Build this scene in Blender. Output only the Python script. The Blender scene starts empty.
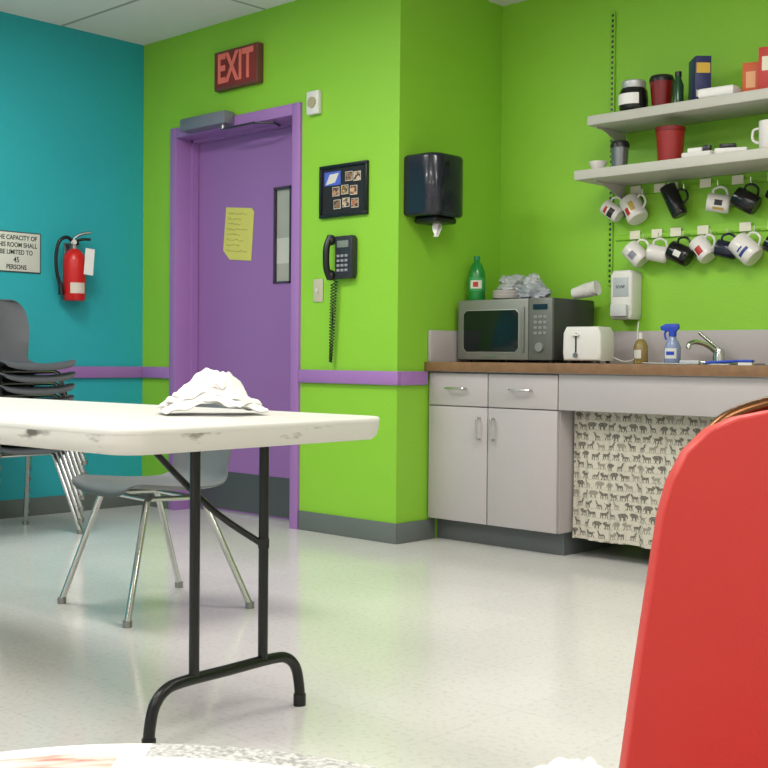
import bpy, bmesh, math, random
from mathutils import Matrix, Vector, noise
random.seed(7)
scene = bpy.context.scene
COL = scene.collection
try:
    scene.view_settings.view_transform = 'Standard'
except Exception:
    pass
pi = math.pi

# ------------------------------------------------------------ materials
def lin(c):
    out = []
    for x in c:
        x = x / 255.0
        out.append(x / 12.92 if x <= 0.04045 else ((x + 0.055) / 1.055) ** 2.4)
    return tuple(out) + (1.0,)

MATS = {}
def mat(name, rgb, rough=0.5, metal=0.0, var=0.06, scale=8.0, bump=0.0, bscale=60.0,
        trans=0.0, emit=0.0, ior=1.45, coat=0.0, alpha=1.0):
    if name in MATS:
        return MATS[name]
    m = bpy.data.materials.new(name)
    m.use_nodes = True
    nt = m.node_tree
    b = nt.nodes['Principled BSDF']
    c = lin(rgb)
    tc = nt.nodes.new('ShaderNodeTexCoord')
    nz = nt.nodes.new('ShaderNodeTexNoise')
    nz.inputs['Scale'].default_value = scale
    nz.inputs['Detail'].default_value = 3
    nt.links.new(tc.outputs['Object'], nz.inputs['Vector'])
    mx = nt.nodes.new('ShaderNodeMix')
    mx.data_type = 'RGBA'
    mx.inputs[6].default_value = tuple(max(0, x * (1 - var)) for x in c[:3]) + (1,)
    mx.inputs[7].default_value = tuple(min(1, x * (1 + var)) for x in c[:3]) + (1,)
    nt.links.new(nz.outputs['Fac'], mx.inputs[0])
    nt.links.new(mx.outputs[2], b.inputs['Base Color'])
    b.inputs['Roughness'].default_value = rough
    b.inputs['Metallic'].default_value = metal
    b.inputs['IOR'].default_value = ior
    b.inputs['Transmission Weight'].default_value = trans
    b.inputs['Coat Weight'].default_value = coat
    b.inputs['Alpha'].default_value = alpha
    if emit > 0:
        b.inputs['Emission Color'].default_value = c
        b.inputs['Emission Strength'].default_value = emit
    if bump > 0:
        n2 = nt.nodes.new('ShaderNodeTexNoise')
        n2.inputs['Scale'].default_value = bscale
        nt.links.new(tc.outputs['Object'], n2.inputs['Vector'])
        bp = nt.nodes.new('ShaderNodeBump')
        bp.inputs['Strength'].default_value = bump
        bp.inputs['Distance'].default_value = 0.01
        nt.links.new(n2.outputs['Fac'], bp.inputs['Height'])
        nt.links.new(bp.outputs['Normal'], b.inputs['Normal'])
    MATS[name] = m
    return m

M_green = mat('paint_green', (138, 197, 54), 0.5, var=0.04, scale=2, bump=0.12, bscale=120)
M_teal = mat('paint_teal', (40, 164, 174), 0.55, var=0.05, scale=2, bump=0.12, bscale=120)
M_purple = mat('paint_purple', (158, 114, 178), 0.4, var=0.05, scale=3)
M_door = mat('door_purple', (148, 106, 167), 0.42, var=0.05, scale=2)
M_base = mat('vinyl_base', (100, 108, 104), 0.5)
M_offwhite = mat('paint_offwhite', (232, 230, 228), 0.7)
M_lam = mat('laminate_grey', (175, 168, 168), 0.45, var=0.03, scale=30)
M_lamdark = mat('laminate_kick', (96, 100, 100), 0.5)
M_wood = mat('counter_edge_wood', (126, 94, 66), 0.5, var=0.35, scale=25)
M_chrome = mat('chrome', (200, 200, 198), 0.18, 1.0, var=0.02)
M_steel = mat('brushed_steel', (150, 150, 148), 0.35, 1.0, var=0.05)
M_black = mat('black_plastic', (22, 22, 24), 0.35, var=0.1)
M_blackpaint = mat('black_enamel', (16, 16, 17), 0.3, var=0.1)
M_darkgrey = mat('dark_grey_plastic', (48, 48, 54), 0.3, var=0.1)
M_white = mat('white_plastic', (218, 216, 211), 0.4, var=0.03)
M_cer = mat('white_ceramic', (220, 216, 212), 0.2, var=0.02)
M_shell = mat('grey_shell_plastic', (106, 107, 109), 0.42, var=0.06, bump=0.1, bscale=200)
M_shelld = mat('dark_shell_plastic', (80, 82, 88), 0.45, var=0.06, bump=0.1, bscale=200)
M_table = mat('table_white_plastic', (216, 214, 208), 0.4, var=0.04, scale=12, bump=0.1, bscale=150)
M_paper = mat('white_paper', (232, 230, 227), 0.8, var=0.02)
M_yellow = mat('yellow_paper', (204, 200, 104), 0.8, var=0.05)
M_ink = mat('black_ink', (30, 30, 34), 0.7)
M_red = mat('extinguisher_red', (196, 30, 30), 0.3, var=0.05)
M_maroon = mat('maroon_plastic', (120, 18, 22), 0.3, var=0.1)
M_vinyl = mat('red_vinyl', (204, 60, 54), 0.45, var=0.05, scale=5, bump=0.06, bscale=260)
M_gold = mat('bronze_tube', (112, 76, 50), 0.3, 1.0, var=0.08)
M_cream = mat('cream_paper', (230, 226, 204), 0.8)
M_blue = mat('blue_plastic', (36, 70, 180), 0.35)
M_shelf = mat('shelf_laminate', (190, 187, 178), 0.5, var=0.04)

def ceiling_mat():
    m = bpy.data.materials.new('ceiling_tile'); m.use_nodes = True
    nt = m.node_tree; b = nt.nodes['Principled BSDF']
    tc = nt.nodes.new('ShaderNodeTexCoord')
    br = nt.nodes.new('ShaderNodeTexBrick')
    br.offset = 0; br.squash = 1
    br.inputs['Scale'].default_value = 1.0
    br.inputs['Brick Width'].default_value = 1.22
    br.inputs['Row Height'].default_value = 0.61
    br.inputs['Mortar Size'].default_value = 0.012
    br.inputs['Color1'].default_value = lin((228, 226, 222))
    br.inputs['Color2'].default_value = lin((222, 220, 216))
    br.inputs['Mortar'].default_value = lin((160, 160, 156))
    nt.links.new(tc.outputs['Object'], br.inputs['Vector'])
    nt.links.new(br.outputs['Color'], b.inputs['Base Color'])
    nz = nt.nodes.new('ShaderNodeTexNoise'); nz.inputs['Scale'].default_value = 90
    bp = nt.nodes.new('ShaderNodeBump'); bp.inputs['Strength'].default_value = 0.3; bp.inputs['Distance'].default_value = 0.01
    nt.links.new(tc.outputs['Object'], nz.inputs['Vector'])
    nt.links.new(nz.outputs['Fac'], bp.inputs['Height'])
    nt.links.new(bp.outputs['Normal'], b.inputs['Normal'])
    b.inputs['Roughness'].default_value = 0.9
    return m

def floor_mat():
    m = bpy.data.materials.new('floor_vinyl_tile'); m.use_nodes = True
    nt = m.node_tree; b = nt.nodes['Principled BSDF']
    tc = nt.nodes.new('ShaderNodeTexCoord')
    br = nt.nodes.new('ShaderNodeTexBrick')
    br.offset = 0; br.squash = 1
    br.inputs['Scale'].default_value = 1.0
    br.inputs['Brick Width'].default_value = 0.305
    br.inputs['Row Height'].default_value = 0.305
    br.inputs['Mortar Size'].default_value = 0.0012
    br.inputs['Mortar Smooth'].default_value = 0.4
    br.inputs['Color1'].default_value = lin((220, 217, 213))
    br.inputs['Color2'].default_value = lin((216, 213, 209))
    br.inputs['Mortar'].default_value = lin((203, 200, 196))
    nt.links.new(tc.outputs['Object'], br.inputs['Vector'])
    nz = nt.nodes.new('ShaderNodeTexNoise'); nz.inputs['Scale'].default_value = 60; nz.inputs['Detail'].default_value = 5
    nt.links.new(tc.outputs['Object'], nz.inputs['Vector'])
    cr = nt.nodes.new('ShaderNodeValToRGB')
    cr.color_ramp.elements[0].position = 0.34; cr.color_ramp.elements[0].color = (0.89, 0.89, 0.88, 1)
    cr.color_ramp.elements[1].position = 0.48; cr.color_ramp.elements[1].color = (1, 1, 1, 1)
    nt.links.new(nz.outputs['Fac'], cr.inputs['Fac'])
    mx = nt.nodes.new('ShaderNodeMix'); mx.data_type = 'RGBA'; mx.blend_type = 'MULTIPLY'
    mx.inputs[0].default_value = 1.0
    nt.links.new(br.outputs['Color'], mx.inputs[6]); nt.links.new(cr.outputs['Color'], mx.inputs[7])
    nt.links.new(mx.outputs[2], b.inputs['Base Color'])
    n2 = nt.nodes.new('ShaderNodeTexNoise'); n2.inputs['Scale'].default_value = 3.0
    nt.links.new(tc.outputs['Object'], n2.inputs['Vector'])
    mr = nt.nodes.new('ShaderNodeMapRange'); mr.inputs['To Min'].default_value = 0.1; mr.inputs['To Max'].default_value = 0.18
    nt.links.new(n2.outputs['Fac'], mr.inputs['Value'])
    nt.links.new(mr.outputs['Result'], b.inputs['Roughness'])
    b.inputs['IOR'].default_value = 1.6
    return m

def speck_mat(name, base, spot, scale=300, thr=0.5, stretch=(1, 1, 1), w=.05, mid=None):
    m = bpy.data.materials.new(name); m.use_nodes = True
    nt = m.node_tree; b = nt.nodes['Principled BSDF']
    tc = nt.nodes.new('ShaderNodeTexCoord')
    mp = nt.nodes.new('ShaderNodeMapping'); mp.inputs['Scale'].default_value = stretch
    nz = nt.nodes.new('ShaderNodeTexNoise'); nz.inputs['Scale'].default_value = scale; nz.inputs['Detail'].default_value = 4
    nt.links.new(tc.outputs['Object'], mp.inputs['Vector'])
    nt.links.new(mp.outputs['Vector'], nz.inputs['Vector'])
    cr = nt.nodes.new('ShaderNodeValToRGB')
    cr.color_ramp.elements[0].position = thr - w; cr.color_ramp.elements[0].color = lin(spot)
    cr.color_ramp.elements[1].position = thr + w; cr.color_ramp.elements[1].color = lin(base)
    if mid:
        e = cr.color_ramp.elements.new(thr); e.color = lin(mid)
    nt.links.new(nz.outputs['Fac'], cr.inputs['Fac'])
    nt.links.new(cr.outputs['Color'], b.inputs['Base Color'])
    b.inputs['Roughness'].default_value = 0.5
    return m
M_skirt = speck_mat('table_edge_scuffed', (210, 207, 200), (98, 94, 86), 7, .35, (1, 1, 3.2), .05)

# ------------------------------------------------------------ mesh builder
class B:
    def __init__(self):
        self.bm = bmesh.new(); self.mats = []
    def mi(self, m):
        if m not in self.mats: self.mats.append(m)
        return self.mats.index(m)
    def merge(self, t, m, M=None):
        i = self.mi(m)
        for f in t.faces: f.material_index = i
        if M is not None: t.transform(M)
        me = bpy.data.meshes.new('tmp'); t.to_mesh(me); t.free()
        self.bm.from_mesh(me); bpy.data.meshes.remove(me)
        return self
    def box(self, lo, hi, m, bev=0.0, seg=2, M=None):
        t = bmesh.new(); bmesh.ops.create_cube(t, size=1)
        s = [hi[i] - lo[i] for i in range(3)]; c = [(hi[i] + lo[i]) / 2 for i in range(3)]
        t.transform(Matrix.Translation(c) @ Matrix.Diagonal((s[0], s[1], s[2], 1)))
        if bev > 0:
            bmesh.ops.bevel(t, geom=list(t.edges), offset=min(bev, min(s) * 0.49), segments=seg, affect='EDGES', profile=0.5)
        return self.merge(t, m, M)
    def cyl(self, p0, p1, r, m, r2=None, seg=20):
        p0 = Vector(p0); p1 = Vector(p1); d = p1 - p0
        t = bmesh.new()
        bmesh.ops.create_cone(t, cap_ends=True, segments=seg, radius1=r, radius2=r if r2 is None else r2, depth=d.length)
        M = Matrix.Translation((p0 + p1) / 2) @ d.to_track_quat('Z', 'Y').to_matrix().to_4x4()
        return self.merge(t, m, M)
    def sph(self, c, r, m, sc=(1, 1, 1), seg=20):
        t = bmesh.new(); bmesh.ops.create_uvsphere(t, u_segments=seg, v_segments=seg // 2, radius=r)
        return self.merge(t, m, Matrix.Translation(c) @ Matrix.Diagonal((*sc, 1)))
    def lathe(self, prof, m, M=None, seg=28):
        t = bmesh.new(); rings = []
        for r, z in prof:
            if r < 1e-6: rings.append([t.verts.new((0, 0, z))])
            else: rings.append([t.verts.new((r * math.cos(2 * pi * i / seg), r * math.sin(2 * pi * i / seg), z)) for i in range(seg)])
        for a, b in zip(rings, rings[1:]):
            for i in range(seg):
                j = (i + 1) % seg
                if len(a) == 1 and len(b) == 1: continue
                if len(a) == 1: t.faces.new((a[0], b[i], b[j]))
                elif len(b) == 1: t.faces.new((a[i], a[j], b[0]))
                else: t.faces.new((a[i], a[j], b[j], b[i]))
        bmesh.ops.recalc_face_normals(t, faces=t.faces)
        return self.merge(t, m, M)
    def tube(self, pts, r, m, seg=10, smooth=0, closed=False):
        pts = [Vector(p) for p in pts]
        if smooth:
            q = []; n = len(pts)
            rng = range(n) if closed else range(n - 1)
            for i in rng:
                p0 = pts[(i - 1) % n] if (closed or i > 0) else pts[0]
                p1 = pts[i]; p2 = pts[(i + 1) % n]
                p3 = pts[(i + 2) % n] if (closed or i + 2 < n) else pts[-1]
                for k in range(smooth):
                    s = k / smooth
                    q.append(0.5 * ((2 * p1) + (p2 - p0) * s + (2 * p0 - 5 * p1 + 4 * p2 - p3) * s * s + (3 * p1 - p0 - 3 * p2 + p3) * s ** 3))
            if not closed: q.append(pts[-1])
            pts = q
        t = bmesh.new(); n = len(pts); rings = []; nrm = None
        for i in range(n):
            if closed: tg = (pts[(i + 1) % n] - pts[(i - 1) % n]).normalized()
            else: tg = (pts[min(i + 1, n - 1)] - pts[max(i - 1, 0)]).normalized()
            if nrm is None: nrm = tg.orthogonal().normalized()
            else:
                nrm = nrm - tg * nrm.dot(tg)
                nrm = nrm.normalized() if nrm.length > 1e-6 else tg.orthogonal().normalized()
            bn = tg.cross(nrm)
            rr = r[i] if isinstance(r, (list, tuple)) else r
            rings.append([t.verts.new(pts[i] + (nrm * math.cos(2 * pi * k / seg) + bn * math.sin(2 * pi * k / seg)) * rr) for k in range(seg)])
        pairs = list(zip(rings, rings[1:])) + ([(rings[-1], rings[0])] if closed else [])
        for a, b in pairs:
            for k in range(seg):
                j = (k + 1) % seg
                t.faces.new((a[k], a[j], b[j], b[k]))
        if not closed:
            t.faces.new(rings[0][::-1]); t.faces.new(rings[-1])
        bmesh.ops.recalc_face_normals(t, faces=t.faces)
        return self.merge(t, m)
    def prism(self, outline, h, m, bev=0.0, seg=2, M=None):
        """outline in XY, extruded from z=0 to h"""
        t = bmesh.new()
        f = t.faces.new([t.verts.new((x, y, 0)) for x, y in outline])
        r = bmesh.ops.extrude_face_region(t, geom=[f])
        vs = [v for v in r['geom'] if isinstance(v, bmesh.types.BMVert)]
        bmesh.ops.translate(t, vec=(0, 0, h), verts=vs)
        bmesh.ops.recalc_face_normals(t, faces=t.faces)
        if bev > 0:
            ed = [e for e in t.edges if abs(e.verts[0].co.z - e.verts[1].co.z) < 1e-6]
            bmesh.ops.bevel(t, geom=ed, offset=bev, segments=seg, affect='EDGES', profile=0.5)
        return self.merge(t, m, M)
    def grid(self, fn, nu, nv, m, thick=0.0, matfn=None):
        t = bmesh.new()
        g = [[t.verts.new(fn(i / nu, j / nv)) for j in range(nv + 1)] for i in range(nu + 1)]
        for i in range(nu):
            for j in range(nv):
                f = t.faces.new((g[i][j], g[i + 1][j], g[i + 1][j + 1], g[i][j + 1]))
                if matfn: f.material_index = self.mi(matfn(i, j))
                else: f.material_index = self.mi(m)
        if thick:
            t.normal_update()
            bmesh.ops.solidify(t, geom=list(t.faces), thickness=thick)
        me = bpy.data.meshes.new('tmp'); t.to_mesh(me); t.free()
        self.bm.from_mesh(me); bpy.data.meshes.remove(me)
        return self
    def text(self, s, size, m, M, ext=0.0006, align='CENTER', sx=1.0, space=1.0, bold=0.0):
        cu = bpy.data.curves.new('t', 'FONT'); cu.body = s; cu.size = size
        cu.align_x = align; cu.align_y = 'CENTER'; cu.extrude = ext; cu.space_line = space; cu.offset = bold
        o = bpy.data.objects.new('t', cu); COL.objects.link(o)
        dg = bpy.context.evaluated_depsgraph_get(); dg.update()
        me = bpy.data.meshes.new_from_object(o.evaluated_get(dg))
        bpy.data.objects.remove(o); bpy.data.curves.remove(cu)
        t = bmesh.new(); t.from_mesh(me); bpy.data.meshes.remove(me)
        return self.merge(t, m, M @ Matrix.Diagonal((sx, 1, 1, 1)))
    def done(self, name, parent=None, loc=(0, 0, 0), rot=(0, 0, 0), ang=38, **kw):
        me = bpy.data.meshes.new(name); self.bm.to_mesh(me); self.bm.free()
        for m in self.mats: me.materials.append(m)
        for p in me.polygons: p.use_smooth = True
        me.set_sharp_from_angle(angle=math.radians(ang))
        o = bpy.data.objects.new(name, me); COL.objects.link(o)
        o.location = loc; o.rotation_euler = rot
        if parent is not None: o.parent = parent
        for k, v in kw.items(): o[k] = v
        return o

def thing(name, label, category, loc=(0, 0, 0), rot=(0, 0, 0), group=None):
    o = bpy.data.objects.new(name, None); COL.objects.link(o)
    o.empty_display_size = 0.1; o.location = loc; o.rotation_euler = rot
    o['label'] = label; o['category'] = category
    if group: o['group'] = group
    return o

def clone(src, loc, rot=None, label=None):
    new = src.copy(); COL.objects.link(new); new.location = loc
    if rot is not None: new.rotation_euler = rot
    if label: new['label'] = label
    def rec(a, b):
        for c in a.children:
            d = c.copy(); COL.objects.link(d); d.parent = b; rec(c, d)
    rec(src, new)
    return new

FRONT = Matrix.Rotation(pi / 2, 4, 'X')     # XY drawing -> facing -Y
def T(x, y, z): return Matrix.Translation((x, y, z))

# ------------------------------------------------------------ room shell
XL, YD, XR, YK, HC = -5.99, 4.22, -3.89, 5.02, 2.775
def struct(b, name):
    return b.done(name, kind='structure')
b = B(); b.box((XL - .15, -3.2, -.1), (2.4, YK + .2, 0), floor_mat()); struct(b, 'floor')
b = B(); b.box((XL - .15, -3.2, HC), (2.4, YK + .2, HC + .1), ceiling_mat()); struct(b, 'ceiling')
b = B(); b.box((XL - .15, -3.2, 0), (XL, YD + .3, HC), M_teal); struct(b, 'wall_left')
DX0, DX1, DZ = -5.64, -4.64, 2.175
b = B()
b.box((XL, YD, 0), (DX0 - .02, YD + .3, HC), M_green)
b.box((DX0 - .02, YD, DZ + .02), (DX1 + .02, YD + .3, HC), M_green)
b.box((DX1 + .02, YD, 0), (XR, YK + .15, HC), M_green)
struct(b, 'wall_back')
b = B(); b.box((XR, YK, 0), (2.4, YK + .15, HC), M_green); struct(b, 'wall_kitchen')
b = B(); b.box((2.25, -3.2, 0), (2.4, YK, HC), M_offwhite); struct(b, 'wall_right')
b = B(); b.box((XL, -3.35, 0), (2.4, -3.2, HC), M_offwhite); struct(b, 'wall_front')

# chair rails
def rail(name, lo, hi):
    b = B(); b.box(lo, hi, M_purple, 0.006); struct(b, name)
rail('trim_1', (XL, -3.2, .772), (XL + .022, YD, .84))
rail('trim_2', (XL + .022, YD - .022, .772), (-5.70, YD, .84))
rail('trim_3', (-4.575, YD - .022, .772), (XR + .022, YD, .84))
rail('trim_4', (XR, YD, .772), (XR + .022, YD + .205, .84))
def base(name, lo, hi):
    b = B(); b.box(lo, hi, M_base, 0.003); struct(b, name)
base('baseboard_left', (XL, -3.2, 0), (XL + .012, YD, .1))
base('baseboard_back', (XL + .012, YD - .012, 0), (-5.70, YD, .1))
base('baseboard_door', (-4.575, YD - .012, 0), (XR + .012, YD, .1))
base('baseboard_return', (XR, YD, 0), (XR + .012, 4.5, .1))
base('baseboard_kitchen', (-3.0, YK - .012, 0), (2.2, YK, .1))

# door frame
b = B()
b.box((-5.70, YD - .018, 0), (DX0, YD + .17, DZ + .06), M_purple, .003)
b.box((DX1, YD - .018, 0), (-4.58, YD + .17, DZ + .06), M_purple, .003)
b.box((DX0, YD - .018, DZ), (DX1, YD + .17, DZ + .06), M_purple, .003)
b.box((DX0, YD + .09, 0), (DX0 + .015, YD + .135, DZ), M_purple)
b.box((DX1 - .015, YD + .09, 0), (DX1, YD + .135, DZ), M_purple)
b.box((DX0, YD + .09, DZ - .015), (DX1, YD + .135, DZ), M_purple)
struct(b, 'trim_5')
# door leaf
YL = YD + .14
WX0, WX1, WZ0, WZ1 = -4.955, -4.815, 1.31, 1.84
b = B()
b.box((DX0 + .003, YL, .01), (WX0, YL + .045, DZ - .003), M_door)
b.box((WX1, YL, .01), (DX1 - .003, YL + .045, DZ - .003), M_door)
b.box((WX0, YL, .01), (WX1, YL + .045, WZ0), M_door)
b.box((WX0, YL, WZ1), (WX1, YL + .045, DZ - .003), M_door)
M_pane = mat('window_view_pane', (168, 168, 158), .2, var=.25, scale=4)
M_pfr = mat('window_bead', (64, 56, 74), .4)
M_kick = mat('kick_plate', (82, 88, 90), .4, .2)
b.box((WX0, YL - .006, WZ0), (WX0 + .013, YL + .02, WZ1), M_pfr)
b.box((WX1 - .010, YL - .006, WZ0), (WX1, YL + .02, WZ1), M_pfr)
b.box((WX0, YL - .006, WZ1 - .013), (WX1, YL + .02, WZ1), M_pfr)
b.box((WX0, YL - .006, WZ0), (WX1, YL + .02, WZ0 + .011), M_pfr)
b.box((WX0 + .010, YL + .01, WZ0 + .008), (WX1 - .008, YL + .015, WZ1 - .008), M_pane)
b.box((WX0 + .010, YL + .0095, 1.42), (WX1 - .008, YL + .012, 1.56), mat('pane_upper', (196, 196, 186), .2, var=.15, scale=4))
b.box((DX0 + .03, YL - .003, .02), (DX1 - .03, YL, .24), M_kick)
struct(b, 'door_1')

# door closer
t = thing('door_closer', 'grey metal door closer mounted on the purple frame head', 'door closer', (-5.31, YD - .018, 2.215))
b = B(); b.box((-.2, -.075, -.03), (.2, 0, .04), mat('closer_grey', (128, 128, 140), .4, .3), .008); b.done('body', t)
b = B()
b.cyl((.15, -.04, -.03), (.15, -.04, -.055), .014, M_steel)
b.box((.14, -.05, -.058), (.42, -.032, -.05), M_darkgrey)
b.tube([(.41, -.04, -.054), (.5, .02, -.054), (.46, .1, -.054)], .006, M_darkgrey)
b.done('arm', t)

# exit sign
M_exitbox = mat('exit_housing', (106, 62, 52), .5)
M_exitface = mat('exit_face', (126, 44, 40), .45)
M_exitlet = mat('exit_letter', (224, 112, 100), .5)
t = thing('exit_sign', 'red EXIT sign in a brown metal housing above the door', 'exit sign', (-5.075, YD, 2.382))
b = B(); b.box((-.185, -.045, 0), (.185, 0, .215), M_exitbox, .006); b.done('housing', t)
b = B(); b.box((-.172, -.048, .013), (.172, -.043, .202), M_exitface, .002); b.done('face', t)
b = B(); b.text('EXIT', .222, M_exitlet, T(0, -.0485, .107) @ FRONT, ext=.001, sx=.67, bold=.006); b.done('lettering', t)

# wall chime / strobe
t = thing('wall_chime', 'small white wall box with round sounder beside the door frame', 'alarm', (-4.475, YD, 2.155))
b = B(); b.box((-.045, -.03, 0), (.045, 0, .12), M_white, .006); b.done('box', t)
b = B(); b.cyl((0, -.03, .06), (0, -.038, .06), .028, mat('chime_grey', (170, 160, 130), .5)); b.done('sounder', t)

# light switch
t = thing('light_switch', 'white toggle light switch plate under the telephone', 'light switch', (-4.445, YD, 1.19))
b = B(); b.box((-.036, -.007, 0), (.036, 0, .118), mat('switch_plate', (190, 184, 160), .4), .003); b.done('plate', t)
b = B(); b.box((-.006, -.018, .05), (.006, -.006, .07), M_white, .002); b.done('toggle', t)

# picture frame with photos
t = thing('picture_frame', 'black framed collage of small photos on the green wall', 'picture frame', (-4.26, YD, 1.615))
t.scale = (.97, 1, .93)
b = B()
b.box((-.175, -.02, 0), (.175, 0, .018), M_black, .003); b.box((-.175, -.02, .268), (.175, 0, .286), M_black, .003)
b.box((-.175, -.02, .018), (-.158, 0, .268), M_black, .003); b.box((.158, -.02, .018), (.175, 0, .268), M_black, .003)
b.done('frame', t)
b = B(); b.box((-.158, -.01, .018), (.158, 0, .268), mat('mat_black', (22, 22, 26), .6))
M_pb = mat('photo_border', (205, 200, 190), .5)
photos = [(-.055, .115), (.01, .12), (.075, .112), (-.045, .045), (.02, .05), (.085, .042), (.04, .19), (.1, .185)]
cols = [(186, 140, 102), (130, 94, 70), (200, 170, 130), (130, 94, 70), (206, 170, 90), (160, 100, 70), (140, 116, 90), (196, 180, 160)]
for k, (px, pz) in enumerate(photos):
    b.box((px - .026, -.012, pz), (px + .026, -.0095, pz + .05), M_pb)
    b.box((px - .023, -.013, pz + .003), (px + .023, -.0115, pz + .047), speck_mat('photo_%d' % k, cols[k], (60, 46, 46), 50, .5, w=.08, mid=cols[(k + 3) % 8]))
b.box((-.14, -.013, .175), (-.02, -.0095, .25), mat('photo_blue', (74, 96, 190), .4, var=.3, scale=30))
b.prism([(-.13, .18), (-.06, .19), (-.03, .24), (-.1, .235)], .0006, M_pb, M=T(0, -.013, 0) @ FRONT)
b.done('collage', t)
# wall phone
t = thing('wall_telephone', 'black corded telephone hung on the green wall', 'telephone', (-4.235, YD, 1.30))
b = B(); b.prism([(-.05, 0), (.06, 0), (.07, .02), (.07, .2), (.06, .215), (-.05, .215)], .045, M_darkgrey, .008, M=FRONT)
b.done('body', t)
b = B()
M_key = mat('key_grey', (150, 150, 155), .5)
for r_ in range(4):
    for c_ in range(3):
        b.box((-.03 + c_ * .028, -.051, .035 + r_ * .024), (-.012 + c_ * .028, -.044, .048 + r_ * .024), M_key, .002)
b.done('keypad', t)
b = B(); b.box((-.03, -.049, .155), (.05, -.043, .19), mat('lcd', (120, 130, 120), .2), .002); b.done('display', t)
b = B()
b.tube([(-.075, -.05, .0), (-.08, -.07, .05), (-.08, -.075, .11), (-.08, -.07, .165), (-.075, -.05, .215)], .017, M_black, smooth=10, seg=12)
b.sph((-.075, -.045, .02), .025, M_black, (1, 1, 1.1)); b.sph((-.075, -.045, .197), .025, M_black, (1, 1, 1.1))
b.done('handset', t)
b = B(); pts = []
N = 420
for i in range(N):
    s = i / (N - 1)
    if s < .5:
        q = s / .5; x = -.08 - .008 * math.sin(q * pi / 2); z = -.02 - .4 * q
    else:
        q = (s - .5) / .5; x = -.08 + .022 * math.sin(q * pi / 2) - .008 * (1 - q); z = -.42 + .42 * q
    a = s * 2 * pi * 52
    pts.append((x + .008 * math.cos(a), -.03 + .008 * math.sin(a), z))
b.tube(pts, .0028, M_black, seg=5); b.done('coiled_cord', t)

# yellow note on the door
t = thing('paper_note', 'yellow paper notice taped on the purple door', 'note', (-5.26, YL - .002, 1.605), (0, math.radians(6), 0))
b = B(); b.prism([(-.125, -.1), (-.06, -.15), (.13, -.145), (.125, .13), (.1, .15), (-.125, .148)], .0015, M_yellow, M=FRONT); b.done('sheet', t)
b = B()
M_hand = mat('handwriting', (150, 140, 80), .8)
for i in range(8):
    z = .115 - i * .03; x0 = -.1; n = random.randint(14, 22)
    b.tube([(x0 + j * .009, -.0025, z + random.uniform(-.007, .007)) for j in range(n)], .0011, M_hand, seg=4)
b.done('handwriting', t)

# ------------------------------------------------------------ teal wall items
t = thing('capacity_sign', 'white room capacity sign with black lettering on the teal wall', 'sign', (XL, 3.372, 1.36), (0, 0, pi / 2))
b = B(); b.box((-.155, -.006, 0), (.155, 0, .225), mat('sign_border', (60, 66, 66), .5), .001)
b.box((-.149, -.0075, .006), (.149, -.004, .219), mat('sign_white', (204, 206, 196), .5), .001); b.done('board', t)
b = B()
for s, z in (('THE CAPACITY OF', .19), ('THIS ROOM SHALL', .15), ('BE LIMITED TO', .11), ('45', .068), ('PERSONS', .028)):
    b.text(s, .036 if s != '45' else .042, M_ink, T(.004, -.0078, z) @ FRONT, sx=.83, bold=.0006)
b.done('lettering', t)

t = thing('fire_extinguisher', 'red fire extinguisher with black hose hung on the teal wall', 'fire extinguisher', (XL, 3.705, 1.215), (0, 0, pi / 2))
b = B(); b.lathe([(0, 0), (.055, 0), (.064, .012), (.064, .225), (.058, .258), (.035, .285), (.02, .295), (0, .295)], M_red, T(0, -.066, 0)); b.done('cylinder', t)
b = B(); b.grid(lambda u, v: (.0648 * math.sin((u - .5) * 1.4 - .2), -.066 - .0648 * math.cos((u - .5) * 1.4 - .2), .04 + v * .06), 12, 1, mat('ext_label', (205, 196, 184), .5)); b.done('label_sticker', t)
b = B(); b.cyl((0, -.066, .29), (0, -.066, .33), .02, M_steel)
b.box((-.018, -.09, .315), (.018, -.045, .345), M_blackpaint, .004)
b.tube([(-.01, -.066, .33), (.04, -.08, .35), (.085, -.1, .352)], .008, M_blackpaint, smooth=4)
b.tube([(-.01, -.066, .345), (.03, -.08, .378), (.085, -.1, .392)], .008, M_steel, smooth=4)
b.cyl((-.02, -.08, .33), (-.02, -.1, .33), .014, M_white); b.done('valve_handle', t)
b = B(); b.tube([(-.015, -.08, .33), (-.06, -.085, .355), (-.105, -.08, .33), (-.12, -.07, .25), (-.112, -.065, .16), (-.092, -.065, .09), (-.085, -.065, .06)], .010, M_black, smooth=6)
b.cyl((-.088, -.065, .1), (-.082, -.065, .03), .012, M_black, r2=.017); b.done('hose', t)
b = B(); b.box((-.03, -.012, .05), (.03, .001, .33), M_steel, .002); b.done('bracket', t)
b = B(); b.box((.005, -.137, .15), (.065, -.135, .3), M_paper, M=Matrix.Rotation(.08, 4, 'Y')); b.done('inspection_tag', t)

# ------------------------------------------------------------ towel dispenser
M_disp = mat('smoke_plastic', (28, 29, 42), .2, var=.1, coat=.3)
t = thing('towel_dispenser', 'dark smoke plastic paper towel dispenser on the green wall', 'paper towel dispenser', (XR, 4.385, 1.59), (0, 0, pi / 2))
out = [(-.13, 0), (-.13, -.1)]
for i in range(11):
    a = pi + (pi / 2) * i / 10; out.append((-.055 + .075 * math.cos(a), -.122 + .075 * math.sin(a)))
for i in range(11):
    a = -pi / 2 + (pi / 2) * i / 10; out.append((.055 + .075 * math.cos(a), -.122 + .075 * math.sin(a)))
out += [(.13, 0)]
b = B(); b.prism(out, .3, M_disp, .02, seg=4); b.done('cover', t)
b = B(); b.box((-.08, -.165, -.03), (.08, -.02, .0), M_black, .012); b.done('outlet', t)
b = B(); b.cyl((-.03, -.192, .25), (-.03, -.2, .25), .012, M_black); b.done('lock', t)
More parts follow.
